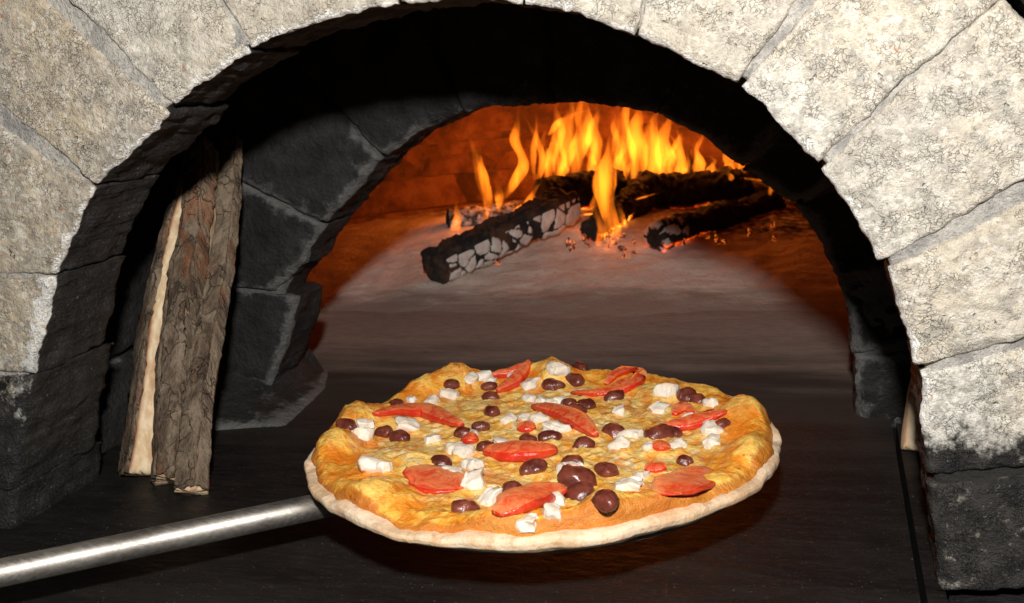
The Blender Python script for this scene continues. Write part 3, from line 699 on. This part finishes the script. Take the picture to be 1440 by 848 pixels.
FLM = [  # spine in photo pixels, widths in pixels, depth
    ([(690, 304), (682, 266), (674, 234), (668, 205), (659, 174)], [8, 18, 20, 16, 9, 1], 1.12),
    ([(704, 298), (700, 264), (688, 232)], [6, 13, 8, 1], 1.13),
    ([(640, 324), (644, 306), (640, 282)], [12, 15, 8, 1], 1.07),
    ([(676, 324), (682, 306), (688, 286)], [8, 14, 8, 1], 1.07),
    ([(655, 345), (700, 318), (748, 286)], [10, 22, 16, 3], 1.06),
    ([(720, 300), (742, 285), (758, 258)], [8, 18, 12, 2], 1.10),
    ([(702, 282), (728, 252), (738, 226), (722, 196), (730, 170), (722, 148)], [16, 20, 20, 14, 16, 10, 1], 1.16),
    ([(754, 262), (764, 228), (756, 195), (740, 166)], [6, 12, 10, 7, 1], 1.26),
    ([(768, 256), (778, 215), (788, 182), (780, 142)], [8, 18, 20, 14, 1], 1.25),
    ([(786, 256), (798, 218), (792, 186), (806, 150), (800, 128)], [10, 22, 30, 24, 12, 1], 1.23),
    ([(806, 254), (812, 215), (824, 180), (818, 146), (828, 120)], [10, 22, 32, 28, 14, 1], 1.27),
    ([(830, 252), (838, 215), (832, 180), (846, 148)], [10, 20, 24, 16, 1], 1.25),
    ([(772, 190), (786, 172), (806, 160), (840, 152)], [6, 18, 22, 14, 1], 1.22),
    ([(856, 352), (866, 322), (850, 288), (850, 244), (864, 205), (866, 158)], [14, 24, 26, 32, 30, 18, 1], YF),
    ([(840, 346), (848, 322), (836, 292), (840, 258)], [10, 16, 15, 10, 1], YF+.01),
    ([(880, 322), (874, 302), (866, 276)], [6, 10, 7, 1], YF),
    ([(872, 262), (884, 215), (874, 175), (884, 130)], [8, 22, 26, 18, 1], 1.30),
    ([(892, 268), (900, 225), (892, 185), (904, 140)], [8, 24, 28, 20, 1], 1.32),
    ([(912, 270), (918, 228), (912, 190), (926, 152)], [8, 24, 30, 20, 1], 1.32),
    ([(932, 268), (938, 228), (930, 196), (944, 160)], [8, 24, 28, 18, 1], 1.33),
    ([(950, 262), (960, 232), (952, 205), (964, 176)], [8, 18, 18, 12, 1], 1.33),
    ([(978, 258), (986, 234), (976, 210), (992, 184)], [8, 18, 16, 10, 1], 1.33),
    ([(1024, 256), (1026, 232), (1014, 202)], [10, 17, 12, 1], 1.31),
    ([(1046, 256), (1056, 240), (1064, 218)], [8, 13, 9, 1], 1.30),
    ([(936, 250), (980, 242), (1030, 248), (1088, 256)], [6, 12, 12, 10, 1], 1.26),
    ([(1000, 252), (1006, 240), (1000, 226)], [8, 12, 8, 1], 1.28),
    ([(1084, 276), (1084, 262), (1080, 248)], [4, 7, 5, 1], 1.22),
    ([(884, 284), (905, 277), (936, 268)], [4, 9, 8, 1], 1.14),
    ([(848, 300), (820, 302), (765, 298)], [4, 7, 6, 2], 1.075),
]
for i in range(34):                    # thin licks of flame between the tongues
    x = rng.choice([rng.uniform(752, 850), rng.uniform(860, 965), rng.uniform(960, 1060)]); y = 250+rng.uniform(-6, 10); hh = rng.uniform(40, 110)*(1 if x < 960 else .45); k = rng.uniform(-9, 9)
    FLM.append(([(x, y), (x+k, y-hh*.35), (x-k*.7, y-hh*.7), (x+k*.8+rng.uniform(-6, 6), y-hh)], [4, rng.uniform(7, 14), rng.uniform(6, 12), 5, 1], rng.uniform(1.22, 1.38)))
for i, (sp, wd, Y) in enumerate(FLM): flame(sp, wd, Y, .8, i*3.3)
for i, (px, py, Y, e) in enumerate(((800, 200, 1.20, .75), (900, 200, 1.27, 1.0), (690, 250, 1.19, .35), (1000, 235, 1.27, .35))):
    l = bpy.data.lights.new('fire_glow', 'POINT'); l.energy = e; l.color = (1, .23, .03); l.shadow_soft_size = .05
    o = bpy.data.objects.new('fire_glow', l); col.objects.link(o); o.parent = fire; o.location = Vector(onY(px, py, Y))-fire.location

# ------------------------------------------------------------------ firewood leaning in the passage
def firewood(label, bot, top, prof, bark_edges, seed, nl=70, nper=12, cut=None):
    """prof: cross-section polygon (a along picture-x, b depth), bark_edges: indices of polygon sides that carry bark"""
    bot, top = np.array(bot, float), np.array(top, float); ax = top-bot; Ln = np.linalg.norm(ax); ax /= Ln
    e1 = np.array([1.0, .10, 0]); e1 -= ax*np.dot(e1, ax); e1 /= np.linalg.norm(e1); e2 = np.cross(ax, e1)
    if e2[1] < 0: e2 = -e2
    root = empty('firewood_log', bot, label, 'firewood', 'firewood leaning beside the inner arch')
    ns = len(prof); prof = np.array(prof, float); ring = []; side = []; loc = []
    for s in range(ns):
        for k in range(nper):
            t = k/nper; ring.append(prof[s]*(1-t)+prof[(s+1) % ns]*t); side.append(s); loc.append(min(t, 1-t))
    ring = np.array(ring); n = len(ring); side = np.array(side); loc = np.array(loc)
    V = []; 
    for i in range(nl):
        t = i/(nl-1); sc = 1-.34*t
        V.append(bot+ax*Ln*t+(ring[:, :1]*e1+ring[:, 1:]*e2)*sc+e1*.0025*math.sin(t*7+seed)+e2*.002*math.cos(t*5+seed))
    V = np.concatenate(V); cen = np.repeat(np.array([bot+ax*Ln*(i/(nl-1)) for i in range(nl)]), n, 0)
    N = V-cen; N -= (N@ax)[:, None]*ax; N /= np.linalg.norm(N, axis=1)[:, None]
    isb = np.tile(np.isin(side, bark_edges), nl)
    q = np.c_[V[:, 0], V[:, 1], V[:, 2]*.25]
    Vw = V+N*(.0012*fbm(q, 120, 3, .6, seed)+.002*fbm(q, 30, 2, .5, seed+4))[:, None]
    # ragged sawn ends
    j = .006*fbm(Vw, 90, 3, .6, seed+8)
    Vw[:n] += ax*j[:n, None]; Vw[-n:] += ax*j[-n:, None]
    F = [(i*n+a, i*n+(a+1) % n, (i+1)*n+(a+1) % n, (i+1)*n+a) for i in range(nl-1) for a in range(n)]
    c0, c1 = len(Vw), len(Vw)+1; Vw2 = np.vstack([Vw, Vw[:n].mean(0), Vw[-n:].mean(0)])
    F += [((a+1) % n, a, c0) for a in range(n)]+[((nl-1)*n+a, (nl-1)*n+(a+1) % n, c1) for a in range(n)]
    rim = np.tile(np.where(np.isin(side, bark_edges), 1.0, np.clip(1-loc/.13, 0, 1)), nl)
    rim = np.r_[rim, 0, 0]; rim[:n] *= .3
    mesh('wood', Vw2, F, M['wood'], root, {'rim': rim})
    # bark sheets over the outer sides, with torn edges
    for s in bark_edges:
        idx = [s*nper+k for k in range(nper+1)]
        B = []; 
        for i in range(nl):
            for k, a in enumerate(idx):
                p = Vw[i*n+a % n]; nn = N[i*n+a % n]; B.append(p+nn*.0036)
        B = np.array(B); q = np.c_[B[:, 0], B[:, 1], B[:, 2]*.35]; NN = np.array([N[i*n+a % n] for i in range(nl) for a in idx])
        B = B+NN*(.0019*fbm(q, 60, 5, .65, seed+s)+.0017*fbm(B, 120, 4, .65, seed))[:, None]
        nc = nper+1; edge = np.array([k in (0, nc-1) for i in range(nl) for k in range(nc)])
        B = B+np.where(edge, 1, 0)[:, None]*(e1*(.0075*fbm(B, 28, 5, .65, seed+2))[:, None]-NN*.0035)
        FF = gridfaces(nl, nc); FF += [tuple(reversed(f)) for f in []]
        # thickness
        m0 = len(B); B2 = np.vstack([B, B-NN*.004]); FF2 = FF+[tuple(m0+i for i in reversed(f)) for f in FF]
        for i in range(nl-1): FF2 += [(i*nc, m0+i*nc, m0+(i+1)*nc, (i+1)*nc), (i*nc+nc-1, (i+1)*nc+nc-1, m0+(i+1)*nc+nc-1, m0+i*nc+nc-1)]
        for k in range(nc-1): FF2 += [(k, k+1, m0+k+1, m0+k), ((nl-1)*nc+k, m0+(nl-1)*nc+k, m0+(nl-1)*nc+k+1, (nl-1)*nc+k+1)]
        mesh('bark', B2, FF2, M['bark'], root)
    return root
def wb(px, py): p = onZ(px, py, .002); return p
A = wb(203, 668); At = onY(275, 215, .262)
firewood('split log with a pale wood stripe between two strips of bark', A, At, [(-.027, .002), (-.005, -.020), (.020, -.019), (.020, .026), (-.020, .026)], [0, 3, 4], 1.0)
B_ = wb(251, 677)+np.array([0, .0, 0]); Bt = onY(283, 205, .268)
firewood('thick bark-covered log leaning between two paler split pieces', B_, Bt, [(-.022, -.002), (-.010, -.020), (.010, -.022), (.016, -.004), (.012, .022), (-.016, .022)], [0, 1, 2], 2.0)
C_ = wb(271, 694); Ct = onY(329, 200, .285)
firewood('thin bark-edged split stick nearest the inner arch', C_, Ct, [(-.013, -.004), (-.008, -.013), (.010, -.014), (.014, -.004), (.006, .016), (-.006, .014)], [1, 2], 3.0)
D_ = onZ(1279, 634, .002)
firewood('short stick end poking out behind the jamb of the arch', D_+np.array([.004, .0, 0]), D_+np.array([.03, .08, .20]), [(-.008, -.006), (.008, -.006), (.008, .008), (-.008, .008)], [1], 4.0, 40, 6)

# ------------------------------------------------------------------ pizza and peel
PZ = .050; PC = np.array([-.1950, .0705]); PR = .1640
def outline(th):
    th = np.asarray(th, float); q = np.stack([np.cos(th), np.sin(th), np.zeros_like(th)], -1).reshape(-1, 3)
    return PR*(1+.030*fbm(q, 1.6, 3, .55, 4.4)+.014*fbm(q, 6, 2, .5, 8.8)).reshape(th.shape)
BUB = [((618, 514), .036, .0115), ((560, 535), .028, .0075), ((775, 512), .020, .011), ((505, 580), .028, .009), ((1045, 575), .024, .009), ((462, 622), .022, .006), ((560, 645), .030, .006),
       ((880, 725), .026, .007), ((700, 745), .024, .006), ((960, 715), .024, .005), ((1065, 630), .024, .006), ((540, 690), .022, .006), ((930, 545), .020, .005), ((820, 740), .026, .006)]
BUBP = [(onZ(p[0], p[1]+h*1.9*1150, PZ+.012)[:2], r, h*1.45) for p, r, h in BUB]
def cheese_z(x, y):
    x, y = np.asarray(x, float), np.asarray(y, float); sh = x.shape; x, y = x.ravel(), y.ravel()
    dx, dy = x-PC[0], y-PC[1]; th = np.arctan2(dy, dx); rr = np.hypot(dx, dy)/outline(th)
    q = np.stack([x, y, np.zeros_like(x)], -1)
    z = PZ+.0112+.0016*fbm(q, 30, 4)+.0030*(.45-np.abs(pn(q*62+7.3)))+.0018*(.45-np.abs(pn(q*120+2.2)))+.0006*fbm(q, 200, 2, .6, 9)
    z = z+.0046*np.exp(-((rr-.89)/.075)**2)*(1+1.1*fbm(np.stack([np.cos(th), np.sin(th), 0*th], -1), 3.0, 2, .5, 2))
    br = np.zeros_like(x)
    for c, r, h in BUBP:
        d = np.hypot(x-c[0]+.006*fbm(q, 40, 2, .5, 31), y-c[1])/r; b = np.exp(-(d*1.05)**2.8)*(1+.25*fbm(q, 45, 3, .6, 13)); z = z+h*b; br = np.maximum(br, b*h/.016)
    z = z-sstep(.93, 1.0, rr)*(.0050)-sstep(.965, .985, rr)*.004
    return z.reshape(sh), br.reshape(sh), rr.reshape(sh)
pizza = empty('pizza', (PC[0], PC[1], PZ), 'round baked pizza with tomato, white chicken cubes and dark beans on melted cheese', 'pizza')
nr, nt = 120, 300
R_, T_ = np.meshgrid(np.linspace(.004, 1, nr)**.85, np.linspace(0, 2*math.pi, nt, endpoint=False), indexing='ij')
_q = np.stack([np.cos(T_), np.sin(T_), 0*T_], -1).reshape(-1, 3); R_ = R_*(.977+.014*np.cos(T_.ravel()-.5)+.030*fbm(_q, 3.6, 5, .6, 6.1)).reshape(T_.shape).clip(.938, .999)
X = PC[0]+R_*outline(T_)*np.cos(T_); Y = PC[1]+R_*outline(T_)*np.sin(T_); Zc, BR, RR = cheese_z(X, Y)
Zc[-1] = PZ+.004
# dough: lathe profile around the outline
prof = [(.0, .000), (.5, .000), (.80, .000), (.92, .0008), (.972, .003), (.996, .0054), (1.0, .0076), (.996, .0092), (.986, .0098), (.965, .0102), (.93, .0098), (.85, .0088), (.7, .007), (.5, .006), (.0, .006)]
V = []; br = []
th = np.linspace(0, 2*math.pi, nt, endpoint=False); ot = outline(th); pr = np.array(prof)
t_ = np.linspace(0, len(prof)-1, 60); pa, pb = np.interp(t_, range(len(prof)), pr[:, 0]), np.interp(t_, range(len(prof)), pr[:, 1])
cz, _, _ = cheese_z(PC[0]+.955*ot*np.cos(th), PC[1]+.955*ot*np.sin(th))
cy = np.stack([np.cos(th), np.sin(th), 0*th], -1)
lift = (cz-(PZ+.0115))
for a, b in zip(pa, pb):
    top = max(0, (b-.003)/.010)
    x = PC[0]+a*ot*np.cos(th); y = PC[1]+a*ot*np.sin(th); q = np.stack([x, y, np.full(nt, b)], -1)
    z = PZ+b+np.clip(lift, -.001, .006)*top*.8*(a > .9)+.0016*fbm(q, 40, 5, .6)*(a > .8)*min(1, b/.004)
    V.append(np.stack([x, y, z], -1)); br.append(np.full(nt, 1.0*sstep(.0112, .0128, np.array(b))) if a < .99 else np.zeros(nt))
V = np.concatenate(V); n = len(pa)
F = [(i*nt+j, i*nt+(j+1) % nt, (i+1)*nt+(j+1) % nt, (i+1)*nt+j) for i in range(n-1) for j in range(nt)]
mesh('crust', V, F, M['crust'], pizza, {'brown': np.concatenate(br)})

def on_pizza(px, py):
    r = ray(px, py); t0, t1 = (PZ+.045-CAM[2])/r[2], (PZ-CAM[2])/r[2]
    t = np.linspace(t0, t1, 160); p = CAM+r*t[:, None]; z = cheese_z(p[:, 0], p[:, 1])[0]
    hit = np.nonzero(p[:, 2] <= z)[0]
    return np.array([p[hit[0], 0], p[hit[0], 1], z[hit[0]]]) if len(hit) else onZ(px, py, PZ+.012)
TOP = []
# beans
def bean_mesh(sd):
    v, f = ico(3); V = np.array(v); V = V*np.array([.0095, .0066, .0056]); V[:, 1] += -.18*(V[:, 0]/.0095)**2*.006
    V += .0013*np.stack([fbm(V, 190, 3, .5, sd+i*9) for i in range(3)], 1)
    me = bpy.data.meshes.new('bean'); me.from_pydata(V.tolist(), [], f); me.materials.append(M['bean']); me.polygons.foreach_set('use_smooth', [True]*len(f)); return me
bmx = [bean_mesh(i*3.1) for i in range(4)]
BEANS = [(558, 570), (488, 600, 1.15), (540, 609), (563, 615), (635, 542), (690, 559), (692, 582, 1.1), (676, 602), (652, 610), (686, 631), (744, 622), (622, 652), (750, 660, 1.1), (720, 691), (654, 718, 1.15), (688, 545),
         (776, 543), (817, 517), (808, 535, 1.1), (784, 543), (801, 569, 1.1), (809, 578), (824, 571), (863, 559, 1.1), (864, 610, 1.25), (820, 627, 1.1), (926, 613, 1.2), (947, 610), (805, 652), (854, 664, 1.2),
         (813, 676, 1.45), (816, 697, 1.4), (852, 708), (967, 559, 1.3), (980, 563), (773, 616), (964, 650, .8), (1000, 584, .8), (1015, 598, .8)]
for i, b in enumerate(BEANS):
    p = on_pizza(b[0], b[1]+2); s = (b[2] if len(b) > 2 else 1.0)*rng.uniform(.82, .98)
    TOP.append((p[0], p[1], .010*s, .0016))
    o = link('bean', bmx[i % 4], pizza, p+np.array([0, 0, .0014*s])); o.scale = (s*rng.uniform(.85, 1.05), s*rng.uniform(.95, 1.15), s); o.rotation_euler = (rng.uniform(-.35, .35), rng.uniform(-.35, .35), rng.uniform(-.9, .9))
# chicken cubes
def cube_mesh(sd, soft):
    import bmesh
    b = bmesh.new(); bmesh.ops.create_cube(b, size=1); bmesh.ops.subdivide_edges(b, edges=b.edges[:], cuts=7, use_grid_fill=True)
    b.verts.index_update(); V = np.array([tuple(v.co) for v in b.verts]); f = [tuple(v.index for v in p.verts) for p in b.faces]; b.free()
    n = np.linalg.norm(V, axis=1)[:, None]; V = V*(1-soft)+V/n*.62*soft
    V = V*np.array([.0145, .0120, .0100]); V += .0036*np.stack([fbm(V, 75, 2, .5, sd+i*5.3) for i in range(3)], 1)+.0007*np.stack([fbm(V, 260, 3, .6, sd+i*8.3) for i in range(3)], 1)
    me = bpy.data.meshes.new('chicken_cube'); me.from_pydata(V.tolist(), [], f); me.materials.append(M['meat']); me.polygons.foreach_set('use_smooth', [True]*len(f)); return me
cbx = [cube_mesh(i*7.7, s) for i, s in enumerate((.25, .42, .62, .35, .72, .5))]
CUBES = [(512, 601, 1.2), (510, 614, 1.2), (580, 563, .9), (606, 565, .95), (632, 554, 1.1), (662, 533, 1.0), (678, 530, 1.1), (690, 536, .9), (748, 540, 1.25), (571, 601, 1.25), (609, 620, 1.0), (640, 632, 1.3), (652, 638, 1.1), (664, 653, 1.0),
         (636, 664, 1.1), (524, 655, 1.2), (540, 658, .9), (669, 678, 1.2), (693, 703, 1.2), (706, 626, 1.1), (666, 610, .8), (743, 562, .9), (764, 566, 1.15), (716, 590, .9), (737, 588, .8), (758, 590, 1.0), (773, 604, 1.0), (742, 736, 1.0), (776, 722, .85),
         (776, 521, .9), (724, 528, .9), (786, 520, 1.3), (778, 567, 1.1), (789, 565, .9), (783, 605, 1.3), (872, 577, .9), (929, 576, 1.2), (939, 551, 1.25), (1001, 569, .95), (1000, 605, 1.25), (888, 614, 1.2), (872, 628, 1.1), (952, 628, 1.05), (1000, 627, .95),
         (802, 664, 1.4), (886, 689, 1.25), (903, 669, .75), (780, 711, 1.2), (914, 630, .8), (968, 584, .6), (1004, 616, .7), (922, 577, .8)]
for i, b in enumerate(CUBES):
    p = on_pizza(b[0], b[1]+3); s = b[2]*rng.uniform(.78, .95)
    TOP.append((p[0], p[1], .0105*s, .0024))
    o = link('chicken_cube', cbx[(i*5+i//3) % 6], pizza, p+np.array([0, 0, .0012*s])); o.scale = (s*rng.uniform(.85, 1.15), s*rng.uniform(.85, 1.1), s*rng.uniform(.75, 1.0)); o.rotation_euler = (rng.uniform(-.3, .3), rng.uniform(-.3, .3), rng.uniform(0, 6.28))
# tomato
def tomato(pxs, wid, hgt, bend=0.0, seed=0, tilt=0.0):
    """wedge lying on the cheese along a spine given in pixels; skin outside, flesh inside"""
    sp = polyl([on_pizza(*p) for p in pxs], 26)
    for _ in range(3): sp[1:-1] = (sp[:-2]+2*sp[1:-1]+sp[2:])/4
    n, nc = 26, 20; V = []; mi = []; core = []
    for q_ in sp[3:-3:2]: TOP.append((q_[0], q_[1], wid*.62, .0013))
    T = np.gradient(sp, axis=0); T[:, 2] *= .3; T /= np.linalg.norm(T, axis=1)[:, None]
    for i in range(n):
        t = i/(n-1); k = max(.05, math.sin(math.pi*(.03+.94*t)))**.55; sd = np.array([-T[i, 1], T[i, 0], 0]); sd /= np.linalg.norm(sd)
        if sd[1] > 0: sd = -sd         # towards the viewer: the skin side
        for j in range(nc):
            a = 2*math.pi*j/nc; u, v = math.cos(a), math.sin(a)
            u = np.sign(u)*abs(u)**.8; v = np.sign(v)*abs(v)**.7
            core.append((1-u)*.5)
            V.append(sp[i]+sd*(u*wid*.5*k+tilt*v*hgt*.5)+np.array([0, 0, hgt*.30+v*hgt*.5*k*(1-.25*u)]))
    V = np.array(V); V += .0009*np.stack([fbm(V, 90, 3, .5, seed+i*3) for i in range(3)], 1)
    F = []; 
    for i in range(n-1):
        for j in range(nc):
            F.append((i*nc+j, i*nc+(j+1) % nc, (i+1)*nc+(j+1) % nc, (i+1)*nc+j)); mi.append(0 if (j < 2 or j > 15) else 1)
    F += [tuple(reversed(range(nc))), tuple(range((n-1)*nc, n*nc))]; mi += [0, 0]
    return mesh('tomato_slice', V, F, [M['skin'], M['flesh']], pizza, {'core': core}, matidx=mi)
tomato([(527, 588), (560, 583), (600, 584), (650, 604)], .017, .010, seed=1)
tomato([(700, 555), (722, 545), (738, 528), (745, 514)], .012, .010, seed=2)
tomato([(690, 532), (715, 530), (744, 514)], .008, .008, seed=12)
tomato([(750, 577), (790, 588), (815, 600), (838, 618)], .017, .011, seed=3)
tomato([(681, 640), (715, 644), (750, 643), (784, 639)], .022, .012, seed=4)
tomato([(570, 665), (592, 672), (622, 683), (655, 688)], .036, .006, seed=5)
tomato([(699, 732), (722, 718), (760, 704), (796, 696)], .029, .012, seed=6)
tomato([(803, 556), (835, 558), (868, 555), (890, 547), (902, 534), (897, 523)], .011, .008, seed=7)
tomato([(852, 543), (864, 530), (880, 523), (898, 522)], .013, .006, seed=8)
tomato([(860, 547), (878, 542), (889, 535)], .009, .005, seed=18)
tomato([(928, 606), (958, 604), (990, 596), (1022, 586)], .014, .009, seed=9)
tomato([(948, 588), (960, 578), (975, 585)], .012, .008, seed=19)
tomato([(930, 700), (950, 690), (975, 676), (992, 662)], .036, .006, seed=10)
for p in ((922, 664), (930, 632), (661, 621), (740, 606)):
    tomato([(p[0]-12, p[1]+2), (p[0], p[1]), (p[0]+13, p[1]+1)], .013, .007, seed=p[0]*.1)

well = np.zeros_like(Zc)
for (tx, ty, tr, th_) in TOP:
    d = np.hypot(X-tx, Y-ty)/tr; well = np.maximum(well, th_*np.exp(-(d**2)*1.1))
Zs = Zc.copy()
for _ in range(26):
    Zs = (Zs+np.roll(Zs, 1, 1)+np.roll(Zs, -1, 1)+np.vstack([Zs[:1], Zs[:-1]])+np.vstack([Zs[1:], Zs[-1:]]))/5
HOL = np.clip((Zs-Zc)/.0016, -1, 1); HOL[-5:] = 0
Zc += well; Zc[-1] = PZ+.004; X[-1] = PC[0]+(X[-1]-PC[0])*.965; Y[-1] = PC[1]+(Y[-1]-PC[1])*.965
V = np.stack([X, Y, Zc], -1).reshape(-1, 3); V = np.vstack([V, [PC[0], PC[1], Zc[0].mean()]])
F = [(i*nt+j, i*nt+(j+1) % nt, (i+1)*nt+(j+1) % nt, (i+1)*nt+j) for i in range(nr-1) for j in range(nt)]
F = [tuple(reversed(f)) for f in F]+[(j, (j+1) % nt, nr*nt) for j in range(nt)]
qq = V*[1, 1, 0]
mesh('cheese', V, F, M['cheese'], pizza, {'hollow': np.r_[HOL.ravel(), 0], 'edge': np.r_[sstep(.91, .965, RR.ravel()), 0], 'rim': np.r_[sstep(.60, .9, RR.ravel()), 0], 'brown': np.r_[BR.ravel(), 0]})

# ------------------------------------------------------------------ peel
ZH = .040
h0 = onZ(500, 701, ZH); h1 = onZ(0, 806, ZH)
hd = (h1-h0)/np.linalg.norm(h1-h0)
peel = empty('pizza_peel', h0, 'steel pizza peel with a long round handle carrying the pizza', 'pizza peel')
def tube(name, pts, rad, mat, parent, nc=40, burn=None):
    V = []; pts = np.array(pts); n = len(pts); ax = (pts[-1]-pts[0]); ax /= np.linalg.norm(ax); s = np.cross(ax, [0, 0, 1.0]); s /= np.linalg.norm(s); u = np.cross(s, ax)
    for i in range(n):
        for j in range(nc): a = 2*math.pi*j/nc; V.append(pts[i]+(s*math.cos(a)+u*math.sin(a))*rad[i])
    F = [(i*nc+j, i*nc+(j+1) % nc, (i+1)*nc+(j+1) % nc, (i+1)*nc+j) for i in range(n-1) for j in range(nc)]+[tuple(reversed(range(nc))), tuple(range((n-1)*nc, n*nc))]
    return mesh(name, V, F, mat, parent, {'burn': np.repeat(burn if burn is not None else np.zeros(n), nc)})
ln = 1.05
pts = [h0+hd*ln*t for t in np.linspace(0, 1, 24)]
tube('handle', pts, [.0087]*24, M['metal'], peel, burn=np.exp(-np.linspace(0, 1, 24)*ln/.012)*.9)
# neck and blade under the dough
neck = [h0-hd*.06, h0-hd*.05, h0-hd*.012, h0+hd*.004]
tube('neck', neck, [.004, .0060, .0080, .0090], M['metal'], peel)
V = []; nt2 = 72
for r, z in ((0, .0485), (.150, .0485), (.152, .0478), (.150, .0470), (0, .0470)):
    for j in range(nt2): a = 2*math.pi*j/nt2; V.append((PC[0]+r*math.cos(a), PC[1]+r*math.sin(a), z))
F = [(i*nt2+j, (i+1)*nt2+j, (i+1)*nt2+(j+1) % nt2, i*nt2+(j+1) % nt2) for i in range(4) for j in range(nt2)]
mesh('blade', V, F, M['metal'], peel, {'burn': np.zeros(len(V))})
